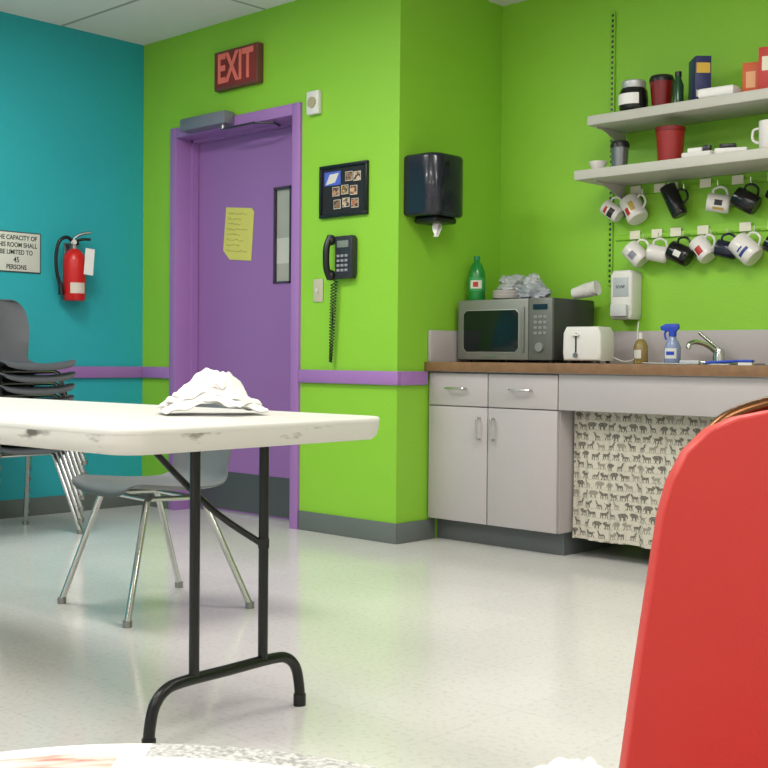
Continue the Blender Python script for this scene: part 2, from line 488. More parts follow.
b = B(); b.grid(lambda u, v: (-.03 + .06 * u * (1 - .6 * v), -.11 + .012 * math.sin(u * 9 + v * 4), -.02 - .075 * v), 10, 8, M_paper, 0); b.done('paper_towel', t)

# ------------------------------------------------------------ kitchen unit
CF = 4.44
def pull(b, p0, p1, depth=.028):
    p0 = Vector(p0); p1 = Vector(p1); o = Vector((0, -depth, 0)); d = (p1 - p0) * .08
    b.tube([p0, p0 + o * .8, p0 + o + d, p1 + o - d, p1 + o * .8, p1], .0055, M_chrome, smooth=5, seg=8)
CX0, CX1, CXM = XR + .002, -3.10, -3.505
t = thing('base_cabinet', 'grey laminate base cabinet with two drawers above two doors', 'cabinet', (0, 0, 0))
b = B(); b.box((CX0, CF + .02, .11), (CX1, YK - .006, .838), M_lam, .002); b.box((CX0, CF + .09, 0), (CX1 - .02, YK - .006, .11), M_lamdark); b.done('body', t)
for x0, x1 in ((CX0 + .012, CXM - .002), (CXM + .004, CX1 - .004)):
    b = B(); b.box((x0, CF, .675), (x1, CF + .02, .832), M_lam, .003); d = b.done('drawer', t)
    xc = (x0 + x1) / 2; b = B(); pull(b, (xc - .055, CF, .76), (xc + .055, CF, .76)); b.done('handle', d, label='chrome bar handle')
for x0, x1, hx in ((CX0 + .012, CXM - .002, CXM - .045), (CXM + .004, CX1 - .004, CXM + .04)):
    b = B(); b.box((x0, CF, .112), (x1, CF + .02, .67), M_lam, .003); d = b.done('door', t)
    b = B(); pull(b, (hx, CF, .52), (hx, CF, .62)); b.done('handle', d, label='chrome bar handle')

# countertop
t = thing('countertop', 'grey laminate worktop with brown wood edge and grey backsplash', 'countertop', (0, 0, .84))
b = B(); b.box((XR + .003, CF - .02, 0), (-1.0, YK - .004, .045), M_lam, .002)
b.box((XR + .003, CF - .024, .002), (-1.0, CF - .018, .047), M_wood, .001)
b.box((XR + .003, CF - .018, .045), (-1.0, YK - .024, .047), mat('counter_top', (140, 112, 84), .4, var=.2, scale=20)); b.done('worktop', t)
b = B(); b.box((XR + .023, YK - .024, .047), (-1.0, YK - .004, .205), M_lam, .002)
b.box((XR + .003, CF + .0, .047), (XR + .023, YK - .004, .205), M_lam, .002); b.done('backsplash', t)
t = thing('sink_cabinet', 'open sink cabinet with grey laminate apron and end panels', 'cabinet', (0, 0, .84))
b = B(); b.box((CX1 + .002, CF + .0, -.165), (-1.0, CF + .02, -.002), M_lam, .002); b.done('apron', t)
b = B(); b.box((-2.25, CF + .02, -.84), (-2.23, YK - .02, -.002), M_lam); b.done('side_panel', t)
b = B(); b.box((-1.02, CF + .02, -.84), (-1.0, YK - .02, -.002), M_lam); b.done('side_panel', t)
# sink
t = thing('sink', 'shallow stainless steel sink rim set in the worktop', 'sink', (0, 0, .887))
b = B()
b.tube([(-2.72, 4.54, .002), (-2.32, 4.54, .002), (-2.32, 4.86, .002), (-2.72, 4.86, .002)], .006, M_steel, closed=True)
b.done('rim', t)
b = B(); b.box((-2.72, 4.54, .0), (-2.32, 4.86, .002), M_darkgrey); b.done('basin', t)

# curtain with animal print
BM = {
 'elephant': ["...........", "..#######..", ".##########", "###########", "##########.", "#.#######..", "#.##..##...", "..##..##...", "..##..##..."],
 'zebra': ["#..........", "###........", "####.......", ".#########.", "..########.", "..########.", "..#.#..#.#.", "..#.#..#.#.", "..#.#..#.#."],
 'giraffe': ["##.........", ".##........", ".##........", ".###.......", "..######...", "..#######..", "..#.#.#.#..", "..#.#.#.#..", "..#.#.#.#.."],
 'lion': ["...........", ".###.......", "####......#", "##########.", ".########..", "..#######..", "..#.#..##..", "..#.#..#.#.", ".##.##.#.#."],
}
names = list(BM)
CWID, CHT = .735, .585
nu, nv = 184, 146
crp = mat('curtain_cream', (194, 189, 174), .9, var=.04); crd = mat('curtain_print', (102, 98, 90), .9, var=.35, scale=50)
crd2 = mat('curtain_print_light', (144, 138, 125), .9, var=.2, scale=50)
rr_ = random.Random(3)
jit = {}
def cellinfo(row, col):
    if (row, col) not in jit:
        jit[(row, col)] = (rr_.randrange(4), rr_.random() < .5, rr_.random(), rr_.randrange(-1, 2), rr_.randrange(0, 2))
    return jit[(row, col)]
def cmat(i, j):
    y = nv - 1 - j
    row = y // 11; ry = y % 11
    ii = i + (row * 7) % 13
    col = ii // 13; rx = ii % 13
    kd, flip, tone, dx_, dy_ = cellinfo(row, col)
    bmp = BM[names[kd]]
    if flip: rx = 12 - rx
    rx -= 1 + (dx_ if kd != 0 else 0); ry -= dy_
    if 0 <= ry < 9 and 0 <= rx < 11 and bmp[ry][rx] == '#':
        return crd if (tone > .25 and (i * 3 + j * 5) % 7) else crd2
    if ry == 9 and (i * 7 + row * 3 + col) % 5 < 2: return crd2
    return crp
def cpos(u, v):
    x = -3.085 + u * CWID
    w = .008 * math.sin(u * 32 + .6 * math.sin(v * 2.4)) * (1.15 - .5 * v) + .004 * math.sin(u * 83 + v)
    return (x, 4.545 + w, .085 + v * CHT + .003 * math.sin(u * 20) * (1 - v))
t = thing('sink_curtain', 'cream fabric curtain printed with small animals under the sink', 'curtain')
b = B(); b.grid(cpos, nu, nv, crp, 0, cmat); b.done('fabric', t, ang=180)
b = B(); b.cyl((-3.095, 4.545, .675), (-2.26, 4.545, .675), .005, M_steel, seg=8); b.done('rod', t)

# ------------------------------------------------------------ shelves
def bracket(b, x, z, y0, m):
    b.prism([(0, 0), (0, -.07), (-.02, -.07), (-.2, -.012), (-.26, -.012), (-.26, 0)], .004, m, M=T(x, y0, z) @ Matrix(((0, 0, 1, 0), (1, 0, 0, 0), (0, 1, 0, 0), (0, 0, 0, 1))))
t = thing('shelf_standard', 'slotted metal shelf standard screwed to the green wall', 'shelf bracket rail', (-3.2, YK, 1.27), group='slotted shelf standards')
b = B()
b.box((-.012, -.012, 0), (.012, -.001, 1.34), M_green, .001)
for i in range(52):
    b.box((-.006, -.0128, .015 + i * .0255), (.006, -.0118, .028 + i * .0255), M_darkgrey)
b.done('channel', t)
clone(t, (-2.05, YK, 1.27)); clone(t, (-1.3, YK, 1.27))
for zz, x0, yf, lab in ((2.05, -3.15, 4.72, 'upper'), (1.795, -3.2, 4.69, 'lower')):
    t = thing('wall_shelf', 'long grey laminate shelf %s' % ('crowded with a jar, cups and boxes' if lab == 'upper' else 'holding cups and plastic trays above hanging mugs'), 'shelf', (0, 0, zz), group='laminate wall shelves')
    b = B(); b.box((x0, yf, -.045), (-1.0, YK - .015, 0), M_shelf, .004); b.done('board', t)
    for x in (-3.12, -2.05, -1.3):
        b = B(); bracket(b, x, -.045, YK - .013, M_shelf); b.done('bracket', t)

# hook rails
for rz, hooks, tags in ((1.715, [-3.13, -2.99, -2.77, -2.60, -2.44, -2.27, -2.1], [-3.06, -2.93, -2.86, -2.69, -2.53, -2.36, -2.2]),
                        (1.50, [-2.98, -2.90, -2.77, -2.63, -2.55, -2.42, -2.29], [-3.06, -2.94, -2.84, -2.70, -2.49, -2.355, -2.2])):
    t = thing('hook_rail', 'green painted hook rail with cream name tags and metal hooks', 'hook rail', (0, 0, rz), group='mug hook rails')
    b = B(); b.box((-3.17, YK - .010, -.012), (-1.6, YK - .001, .012), M_green, .003); b.done('bar', t)
    for h in hooks:
        b = B(); b.tube([(h, YK - .008, -.005), (h, YK - .045, -.008), (h, YK - .06, -.022), (h, YK - .066, -.012), (h, YK - .068, .006)], .0025, M_chrome, smooth=3, seg=6)
        b.done('hook', t)
    for h in tags:
        b = B(); b.box((h - .028, YK - .013, -.010), (h + .028, YK - .010, .030), M_cream); b.done('name_tag', t)

# mugs
def mug(hook, tilt, turn, body, inner, label, prt=None, r=.041, h=.098, tall=False):
    """hung by its handle from hook point"""
    if tall: h = .155; r = .038
    else: r *= 1.02; h *= 1.02
    Rm = Matrix.Rotation(turn, 3, 'Z') @ Matrix.Rotation(tilt, 3, 'Y')
    hp = Vector((r + .028, 0, h * .68))
    loc = Vector(hook) - Rm @ hp
    t = thing('mug', label, 'mug', loc, Rm.to_euler(), group='mugs hanging from the hook rails')
    b = B()
    b.lathe([(0, 0), (r * .86, 0), (r * .95, .005), (r, .015), (r, h - .002), (r - .0015, h), (r - .0035, h - .002), (r - .004, .01), (0, .008)], body, seg=28)
    b.done('cup', t)
    b = B()
    zc = h * .5; hh = min(.033, h * .36)
    b.tube([(r - .003, 0, zc + hh), (r + .015, 0, zc + hh + .002), (r + .03, 0, zc + hh * .5), (r + .032, 0, zc), (r + .024, 0, zc - hh * .6), (r - .003, 0, zc - hh)], .0055, body, smooth=5, seg=8)
    b.done('handle', t)
    if inner is not None:
        b = B(); b.lathe([(0, .0085), (r - .0045, .0105), (r - .0045, h - .004)], inner, seg=24); b.done('lining', t)
    if prt:
        for (a0, a1, z0, z1, m) in prt:
            b = B(); b.grid(lambda u, v: ((r + .0006) * math.cos(a0 + (a1 - a0) * u), (r + .0006) * math.sin(a0 + (a1 - a0) * u), z0 + (z1 - z0) * v), 10, 1, m)
            b.done('print', t)
    return t
pr_red = mat('print_red', (176, 50, 44), .4); pr_blue = mat('print_blue', (44, 60, 130), .4); pr_blk = mat('print_black', (40, 36, 40), .4)
pr_gold = mat('print_gold', (190, 160, 80), .4)
cer_blk = mat('black_ceramic', (22, 22, 24), .18); cer_navy = mat('navy_ceramic', (26, 30, 50), .2)
A = -pi / 2
HY = YK - .064
rd = math.radians
mug((-3.13, HY, 1.69), rd(-55), .1, M_cer, pr_red, 'white mug with dark red lining', [(A - .8, A + .5, .02, .05, pr_blk), (A - .6, A + .3, .06, .075, pr_red)], r=.038, h=.092)
mug((-2.99, HY, 1.69), rd(-34), -.25, M_cer, None, 'white mug printed with red and grey figures', [(A - .2, A + .2, .02, .06, pr_red), (A + .35, A + .8, .03, .08, pr_gold), (A - .9, A - .4, .03, .07, pr_blk)], r=.052, h=.115)
mug((-2.77, HY, 1.70), rd(-25), .2, cer_blk, None, 'tall black travel mug hanging tilted', r=.04, tall=True)
mug((-2.60, HY, 1.69), rd(-80), .35, M_cer, None, 'white mug with small dark design', [(A - .3, A + .3, .03, .065, pr_blk), (A - .8, A - .5, .02, .07, pr_gold)])
mug((-2.44, HY, 1.69), rd(-60), .2, cer_blk, None, 'plain glossy black mug', r=.045, h=.105)
mug((-2.27, HY, 1.69), rd(-50), .1, cer_blk, None, 'black mug with white band', [(A - .8, A + .8, .03, .05, M_cer)])
mug((-2.98, HY, 1.475), rd(-46), .1, M_cer, None, 'white mug with faint grey design', [(A - .5, A + .3, .03, .065, mat('print_grey', (130, 130, 144), .4))], r=.045, h=.1)
mug((-2.90, HY, 1.475), rd(-76), .3, M_cer, None, 'plain white mug showing its open handle', r=.038, h=.092)
mug((-2.77, HY, 1.475), rd(-64), .1, cer_blk, M_cer, 'black mug with white crest', [(A - .3, A + .3, .03, .065, M_cer)], r=.045, h=.1)
mug((-2.63, HY, 1.475), rd(-40), -.15, M_cer, None, 'white mug with red figure print', [(A - .3, A + .4, .02, .06, pr_red), (A - .9, A - .5, .03, .07, pr_blk)], r=.044, h=.1)
mug((-2.55, HY, 1.475), rd(-74), .3, cer_navy, None, 'glossy dark navy mug hanging from its hook', r=.038, h=.092)
mug((-2.42, HY, 1.475), rd(-48), 0, M_cer, None, 'white mug with blue lettering band', [(A - .6, A + .5, .035, .05, pr_blue), (A - .4, A + .2, .06, .068, pr_blue)], r=.052, h=.115)
mug((-2.29, HY, 1.475), rd(-58), .1, cer_blk, M_cer, 'black mug with white lining', [(A - .4, A + .4, .03, .06, M_cer)])

# things on upper shelf (z=2.05)
SZ = 2.051
t = thing('storage_jar', 'dark jar with white label and silver lid', 'jar', (-2.95, 4.80, SZ))
b = B(); b.lathe([(0, 0), (.05, 0), (.064, .012), (.068, .05), (.064, .095), (.055, .11), (0, .11)], cer_blk); b.done('body', t)
b = B(); b.grid(lambda u, v: (.0696 * math.cos(A - .9 + 1.8 * u), .0696 * math.sin(A - .9 + 1.8 * u), .03 + v * .05), 12, 1, M_paper); b.done('label_band', t)
b = B(); b.lathe([(0, .108), (.055, .108), (.057, .112), (.057, .138), (.05, .145), (0, .145)], mat('jar_lid', (190, 190, 190), .4, .5)); b.done('lid', t)
t = thing('tumbler', 'maroon red plastic tumbler with black lid', 'tumbler', (-2.815, 4.82, SZ))
b = B(); b.lathe([(0, 0), (.042, 0), (.054, .125), (.05, .125), (.04, .01), (0, .01)], M_maroon); b.done('cup', t)
b = B(); b.lathe([(0, .12), (.056, .122), (.057, .135), (.05, .15), (0, .152)], M_black); b.done('lid', t)
t = thing('condiment_bottle', 'small dark green bottle', 'bottle', (-2.72, 4.80, SZ))
b = B(); b.lathe([(0, 0), (.024, 0), (.025, .09), (.014, .12), (.013, .135), (0, .135)], mat('bottle_dkgreen', (30, 70, 40), .2)); b.done('body', t)
b = B(); b.lathe([(0, .13), (.015, .13), (.015, .152), (0, .152)], M_black); b.done('cap', t)
t = thing('carton_box', 'dark blue and yellow cardboard carton', 'box', (-2.63, 4.83, SZ), (0, 0, .75))
bx_b = mat('box_blue', (40, 44, 92), .4); bx_y = mat('box_yellow', (210, 170, 60), .4)
b = B(); b.box((-.035, -.06, 0), (.035, .06, .2), bx_b, .001)
b.box((-.03, -.061, .125), (.03, -.059, .17), bx_y); b.box((-.03, -.061, .02), (.03, -.059, .05), mat('box_buff', (196, 186, 176), .4))
b.box((.034, -.055, .15), (.036, .055, .19), bx_y)
b.box((.034, -.04, .03), (.036, .04, .12), MATS['box_buff']); b.done('carton', t)
t = thing('paper_bag', 'flattened white paper packet', 'packet', (-2.51, 4.79, SZ), (0, 0, .1))
b = B(); b.prism([(-.08, -.05), (.08, -.055), (.09, 0), (.08, .05), (-.07, .05), (-.09, .01)], .045, M_paper, .014, seg=3); b.done('packet', t)
t = thing('carton_box', 'orange cardboard box standing on its side', 'box', (-2.405, 4.88, SZ), (0, 0, .3))
b = B(); b.box((-.035, -.04, 0), (.035, .04, .15), mat('box_orange', (206, 92, 46), .45), .001)
b.box((-.02, -.0405, .04), (.02, -.0395, .11), mat('box_lightorange', (230, 170, 120), .45)); b.done('carton', t)
t = thing('carton_box', 'red snack box with white panel', 'box', (-2.30, 4.84, SZ), (0, 0, .3))
b = B(); b.box((-.045, -.05, 0), (.045, .05, .19), mat('box_red', (186, 56, 46), .45), .001)
b.box((-.03, -.0505, .09), (.03, -.049, .15), M_cream); b.done('carton', t)
t = thing('carton_box', 'white carton with blue band', 'box', (-2.12, 4.86, SZ), (0, 0, 0))
b = B(); b.box((-.07, -.05, 0), (.07, .05, .16), M_paper, .001); b.box((-.0705, -.0505, .09), (.0705, -.049, .12), M_blue); b.done('carton', t)

# lower shelf (z=1.795)
SZ = 1.796
t = thing('small_bowl', 'small white bowl beside a steel travel mug', 'bowl', (-3.12, 4.77, SZ))
b = B(); b.lathe([(0, 0), (.025, 0), (.042, .035), (.044, .042), (.041, .042), (.024, .005), (0, .005)], M_cer); b.done('bowl', t)
t = thing('travel_mug', 'stainless travel mug with black lid', 'travel mug', (-3.02, 4.80, SZ))
b = B(); b.lathe([(0, 0), (.036, 0), (.042, .1), (0, .1)], mat('mug_steel_dark', (130, 132, 136), .25, .7)); b.done('cup', t)
b = B(); b.lathe([(0, .1), (.044, .1), (.045, .115), (.038, .13), (0, .13)], M_black); b.done('lid', t)
t = thing('tumbler', 'red plastic tumbler with dark rim', 'tumbler', (-2.75, 4.79, SZ))
b = B(); b.lathe([(0, 0), (.055, 0), (.064, .14), (.058, .14), (.043, .01), (0, .01)], mat('red_tumbler', (146, 34, 34), .3)); b.done('cup', t)
b = B(); b.lathe([(.06, .138), (.067, .14), (.068, .158), (.058, .16), (.05, .15), (0, .15)], M_maroon); b.done('lid', t)
for i, (x, lab) in enumerate(((-2.60, 'white plastic food tray'), (-2.45, 'black and white plastic food tray'))):
    t = thing('food_tray', lab, 'tray', (x, 4.79, SZ), (0, 0, .1 + i * .3))
    b = B()
    b.prism([(-.065, -.05), (.065, -.05), (.072, -.04), (.072, .04), (.065, .05), (-.065, .05), (-.072, .04), (-.072, -.04)], .028, M_white, .004)
    b.box((-.05, -.03, .0282), (.02, .02, .05), M_black if i else M_paper, .006)
    if i == 0: b.box((.025, -.04, .0282), (.06, -.01, .055), M_darkgrey, .006)
    b.done('tray', t)
t = thing('coffee_mug', 'white ceramic mug standing upright on the shelf', 'mug', (-2.26, 4.76, SZ))
b = B(); b.lathe([(0, 0), (.038, 0), (.046, .01), (.048, .12), (.044, .12), (.042, .01), (0, .01)], M_cer); b.done('cup', t)
b = B(); b.tube([(-.045, 0, .095), (-.075, 0, .09), (-.078, 0, .05), (-.044, 0, .03)], .006, M_cer, smooth=5, seg=8); b.done('handle', t)

# ------------------------------------------------------------ items on the counter
CZ = .8875
M_mw = mat('microwave_grey', (66, 68, 66), .4, .2)
M_mwf = mat('microwave_front', (122, 125, 118), .4, .2)
M_mwt = mat('microwave_trim', (158, 160, 152), .35, .3)
M_mwglass = mat('microwave_glass', (16, 26, 25), .12)
MW = thing('microwave', 'dark grey countertop microwave with silver trimmed black window', 'microwave', (-3.555, 4.62, CZ))
b = B(); b.box((-.29, .02, .012), (.29, .36, .31), M_mw, .008)
for sx in (-.25, .25):
    for sy in (.05, .32): b.cyl((sx, sy, 0), (sx, sy, .014), .015, M_black)
b.done('body', MW)
b = B(); b.box((-.29, 0, .012), (.15, .02, .31), M_mwf, .008)
b.tube([(-.25, -.0005, .07), (-.23, -.0005, .05), (.075, -.0005, .05), (.095, -.0005, .07), (.095, -.0005, .24), (.075, -.0005, .257), (-.23, -.0005, .257), (-.25, -.0005, .24)], .003, M_mwt, closed=True, seg=8)
d = b.done('door', MW)
b = B(); b.prism([(-.25, .07), (-.23, .05), (.075, .05), (.095, .07), (.095, .24), (.075, .257), (-.23, .257), (-.25, .24)], .003, M_mwglass, .001, M=FRONT); b.done('window', d)
b = B(); b.box((.118, -.010, .05), (.130, 0, .27), M_mwf, .004); b.done('handle', d)
b = B(); b.box((.152, 0, .012), (.29, .02, .31), mat('panel_grey', (104, 106, 101), .4, .2), .006); p = b.done('control_panel', MW)
b = B(); b.box((.18, -.003, .255), (.262, 0, .28), mat('mw_display', (24, 36, 48), .15)); b.done('display', p)
b = B()
for r_ in range(4):
    for c_ in range(3): b.box((.184 + c_ * .028, -.003, .135 + r_ * .026), (.202 + c_ * .028, 0, .148 + r_ * .026), mat('mw_button', (136, 138, 132), .4), .001)
b.done('buttons', p)
b = B(); b.cyl((.221, 0, .075), (.221, -.012, .075), .022, mat('mw_dial', (130, 132, 128), .5)); b.done('dial', p)
b = B(); b.box((-.12, -.0015, .022), (-.04, 0, .032), M_steel); b.done('badge', d)

# bottle on microwave
MZ = CZ + .3105
t = thing('soda_bottle', 'green plastic soda bottle standing on the microwave', 'bottle', (-3.805, 4.72, MZ))
M_gb = mat('green_pet', (36, 150, 64), .15, trans=.25, coat=.3)
b = B(); b.lathe([(0, 0), (.038, 0), (.043, .012), (.043, .13), (.040, .15), (.030, .18), (.015, .203), (.013, .212), (0, .212)], M_gb); b.done('body', t)
b = B(); b.lathe([(0, .208), (.016, .208), (.016, .228), (0, .228)], mat('cap_green', (30, 130, 80), .4)); b.done('cap', t)
b = B(); b.lathe([(.0435, .05), (.0438, .052), (.0438, .118), (.0435, .12)], mat('label_green', (50, 150, 80), .4))
b.grid(lambda u, v: (.0445 * math.cos(A - .1 + 1.4 * u), .0445 * math.sin(A - .1 + 1.4 * u), .062 + v * .042), 8, 1, mat('label_pale', (210, 212, 196), .4))
b.grid(lambda u, v: (.0449 * math.cos(A + .25 + .6 * u), .0449 * math.sin(A + .25 + .6 * u), .07 + v * .026), 8, 1, pr_red); b.done('label_sleeve', t)

# plastic wrapped cups / plates on microwave
def crumple(b, c, s, m, seed, amp=.3):
    t_ = bmesh.new(); bmesh.ops.create_icosphere(t_, subdivisions=4, radius=1)
    for v in t_.verts:
        n = v.co.normalized(); k = 1 + amp * (noise.noise(n * 1.8 + Vector((seed, 0, 0)))) + amp * .9 * abs(noise.noise(n * 5.5 + Vector((0, seed, 0))))
        v.co = Vector((n.x * s[0] * k, n.y * s[1] * k, max(n.z * s[2] * k, -s[2] * .55)))
    b.merge(t_, m, T(c[0], c[1], c[2] + s[2] * .55))
M_bag = mat('clear_plastic_bag', (200, 204, 206), .15, trans=.35, coat=.3, var=.15, scale=20)
M_bagb = mat('white_plastic_wrap', (176, 180, 190), .2, trans=.3, coat=.3, var=.25, scale=24)
t = thing('plate_stack', 'stack of white foam plates in clear plastic', 'plates', (-3.66, 4.80, MZ))
b = B()
for i in range(6): b.lathe([(0, i * .007), (.06, i * .007), (.085, .014 + i * .007), (.082, .016 + i * .007), (0, .005 + i * .007)], M_cer)
b.done('plates', t)
t = thing('plastic_bag', 'clear plastic bag of cups on the microwave', 'plastic bag', (-3.64, 4.80, MZ + .052))
b = B(); crumple(b, (0, 0, 0), (.08, .06, .045), M_bag, 3, .45); b.done('bag', t)
t = thing('plastic_bag', 'crumpled clear plastic wrapped package on the microwave', 'plastic bag', (-3.47, 4.76, MZ))
b = B(); crumple(b, (0, 0, 0), (.075, .06, .05), M_bagb, 8, .4); crumple(b, (-.02, .01, .05), (.04, .035, .045), M_bag, 5, .5); b.done('bag', t)

# foam cups, tilted
t = thing('cup_stack', 'tilted stack of white foam cups on the microwave edge', 'cups', (-3.31, 4.86, MZ + .028), (0, rd(78), .1))
b = B()
for i in range(5): b.lathe([(0, i * .014), (.026, i * .014), (.036, .075 + i * .014), (.037, .077 + i * .014), (.034, .077 + i * .014), (0, .06 + i * .014)], M_white)
b.done('cups', t)

# toaster
t = thing('toaster', 'white two-slot toaster on the worktop', 'toaster', (-3.10, 4.68, CZ), (0, 0, rd(5)))
b = B(); b.prism([(-.095, .012), (.095, .012), (.1, .05), (.098, .14), (.082, .17), (-.082, .17), (-.098, .14), (-.1, .05)], .14, M_white, .012, seg=3, M=T(0, .07, 0) @ FRONT)
for sx in (-.075, .075):
    for sy in (-.05, .05): b.cyl((sx, sy, 0), (sx, sy, .014), .01, M_black)
b.done('body', t)
b = B(); b.box((-.07, -.04, .166), (.07, -.012, .1715), M_black); b.box((-.07, .012, .166), (.07, .04, .1715), M_black); b.done('slots', t)
b = B(); b.box((-.045, -.088, .125), (-.01, -.068, .136), M_white, .004); b.box((-.031, -.0725, .05), (-.024, -.068, .14), M_black); b.done('lever', t)
b = B(); b.cyl((-.028, -.07, .038), (-.028, -.08, .038), .011, M_steel); b.done('dial', t)
b = B(); b.tube([(.095, .06, .03), (.14, .1, .01), (.17, .18, .04), (.13, .24, .12), (.12, .27, .2)], .003, M_white, smooth=6, seg=6); b.done('cord', t)

# soap dispenser on wall
t = thing('soap_dispenser', 'white wall soap dispenser with clear front', 'soap dispenser', (-3.08, YK - .001, 1.10))
b = B(); b.prism([(-.06, .02), (-.05, .0), (.05, 0), (.06, .02), (.06, .215), (.045, .235), (-.045, .235), (-.06, .215)], .1, M_white, .012, seg=3, M=FRONT); b.done('housing', t)
b = B(); b.box((-.042, -.104, .11), (.042, -.099, .2), mat('dispenser_grey', (176, 184, 186), .3), .003); b.text('SOAP', .02, M_ink, T(0, -.1045, .155) @ FRONT); b.done('front_label', t)
b = B(); b.box((-.045, -.125, .012), (.045, -.1, .07), mat('push_bar', (196, 200, 198), .4), .008); b.done('push_bar', t)

# dish soap bottle
t = thing('dish_soap_bottle', 'translucent amber dish soap bottle on the worktop', 'soap bottle', (-2.93, 4.86, CZ))
b = B(); b.lathe([(0, 0), (.03, 0), (.034, .01), (.034, .08), (.024, .105), (.01, .118), (0, .118)], mat('amber_soap', (190, 168, 104), .15, trans=.6)); b.done('body', t)
b = B(); b.lathe([(0, .115), (.012, .115), (.01, .145), (0, .146)], M_white); b.done('cap', t)
b = B(); b.grid(lambda u, v: (.0345 * math.cos(A - .6 + 1.2 * u), .0345 * math.sin(A - .6 + 1.2 * u), .025 + v * .04), 8, 1, M_white); b.done('label_sticker', t)
# spray bottle
t = thing('spray_bottle', 'clear spray bottle of blue cleaner with blue trigger', 'spray bottle', (-2.65, 4.66, CZ), (0, 0, .2))
b = B(); b.lathe([(0, 0), (.032, 0), (.036, .01), (.036, .075), (.026, .1), (.014, .118), (.013, .13), (0, .13)], mat('spray_clear', (150, 165, 204), .15, trans=.3)); b.done('body', t)
b = B(); b.grid(lambda u, v: (.0366 * math.cos(A - .8 + 1.6 * u), .0366 * math.sin(A - .8 + 1.6 * u), .025 + v * .045), 10, 1, M_white)
b.grid(lambda u, v: (.037 * math.cos(A - .5 + 1.0 * u), .037 * math.sin(A - .5 + 1.0 * u), .04 + v * .016), 8, 1, M_blue); b.done('label_sticker', t)
b = B(); b.cyl((0, 0, .122), (0, 0, .145), .017, M_blue)
b.prism([(-.05, .15), (-.055, .165), (-.03, .178), (.025, .178), (.03, .16), (.015, .143), (-.02, .143)], .022, M_blue, .003, M=T(0, .011, 0) @ FRONT)
b.tube([(-.03, 0, .148), (-.036, 0, .13), (-.028, 0, .108)], .005, M_blue, smooth=4, seg=8)
b.done('trigger_head', t)
# faucet
t = thing('faucet', 'chrome single-lever sink faucet', 'faucet', (-2.57, 4.93, CZ))
b = B(); b.prism([(-.09, -.025), (.09, -.025), (.1, 0), (.09, .025), (-.09, .025), (-.1, 0)], .014, M_chrome, .004)
b.lathe([(0, .01), (.028, .01), (.026, .05), (.022, .07), (0, .078)], M_chrome); b.done('base', t)
b = B(); b.tube([(0, 0, .045), (-.03, -.05, .085), (-.05, -.11, .1), (-.062, -.15, .092), (-.064, -.16, .07)], .011, M_chrome, smooth=5); b.done('spout', t)
b = B(); b.tube([(0, 0, .072), (-.03, -.02, .1), (-.075, -.045, .145)], .008, M_chrome, smooth=4); b.done('lever', t)
# dish brush
t = thing('dish_brush', 'blue and white dish brush lying by the sink', 'brush', (-2.31, 4.50, CZ + .008), (0, 0, .15))
b = B(); b.tube([(-.09, 0, .0), (-.03, 0, .004), (.05, 0, .008)], .006, M_blue, smooth=3, seg=8); b.done('handle', t)
b = B(); b.box((.05, -.018, .002), (.11, .018, .014), M_blue, .004); b.box((.052, -.016, -.008), (.108, .016, .003), M_white); b.done('head', t)
t = thing('sponge', 'grey and white sponge by the sink', 'sponge', (-2.47, 4.49, CZ), (0, 0, .3))
b = B(); b.box((-.04, -.025, 0), (.04, .025, .018), mat('sponge', (180, 186, 190), .9, bump=.5), .004); b.done('sponge', t)

# ------------------------------------------------------------ folding table
def rrect(x0, y0, x1, y1, r, n=8):
    pts = []
    for cx, cy, a0 in ((x1 - r, y1 - r, 0), (x0 + r, y1 - r, 90), (x0 + r, y0 + r, 180), (x1 - r, y0 + r, 270)):
        for i in range(n + 1):
            a = math.radians(a0 + 90 * i / n); pts.append((cx + r * math.cos(a), cy + r * math.sin(a)))
    return pts
def fold_table(label, loc, rot, L, W, endlegs, H=.745):
    t = thing('folding_table', label, 'table', loc, rot)
    b = B(); b.prism(rrect(-L, -W / 2, 0, W / 2, .08), .018, M_table, .007, seg=3, M=T(0, 0, H - .018))
    tb = bmesh.new()
    prof = [(.0015, H - .010), (.002, H - .03), (.008, H - .047), (.02, H - .058), (.034, H - .058), (.036, H - .014)]
    rings = []
    for ins, z in prof:
        rings.append([tb.verts.new((x, y, z)) for x, y in rrect(-L + ins, -W / 2 + ins, -ins, W / 2 - ins, .08 - ins)])
    n = len(rings[0])
    for a_, b_ in zip(rings, rings[1:]):
        for k in range(n):
            j = (k + 1) % n
            tb.faces.new((a_[k], a_[j], b_[j], b_[k]))
    bmesh.ops.recalc_face_normals(tb, faces=tb.faces); b.merge(tb, M_skirt)
    b.done('tabletop', t, ang=60)
    for lx, sgn in endlegs:
        b = B()
        r = .0125; bz = .14; q = .112
        for py in (-q, q):
            b.tube([(lx, py, H - .02), (lx, py, bz)], r, M_blackpaint, seg=12)
        b.tube([(lx, -.245, .0125), (lx, -.243, .05), (lx, -.23, .10), (lx, -.2, .13), (lx, -.15, bz), (lx, 0, bz), (lx, .15, bz), (lx, .2, .13), (lx, .23, .10), (lx, .243, .05), (lx, .245, .0125)], r * 1.1, M_blackpaint, smooth=5, seg=12)
        for py in (-.245, .245): b.cyl((lx, py, 0), (lx, py, .03), .0165, M_black)
        b.tube([(lx, -.33, H - .03), (lx, .33, H - .03)], .012, M_blackpaint)
        b.tube([(lx - sgn * .36, -.02, H - .03), (lx - sgn * .2, .0, .60), (lx - sgn * .1, .05, .505), (lx, q - .005, .435)], .0085, M_blackpaint, smooth=4)
        b.cyl((lx, q, .425), (lx, q, .448), .0145, M_blackpaint)
        b.done('leg_frame', t, label='black tubular steel leg frame')
    return t
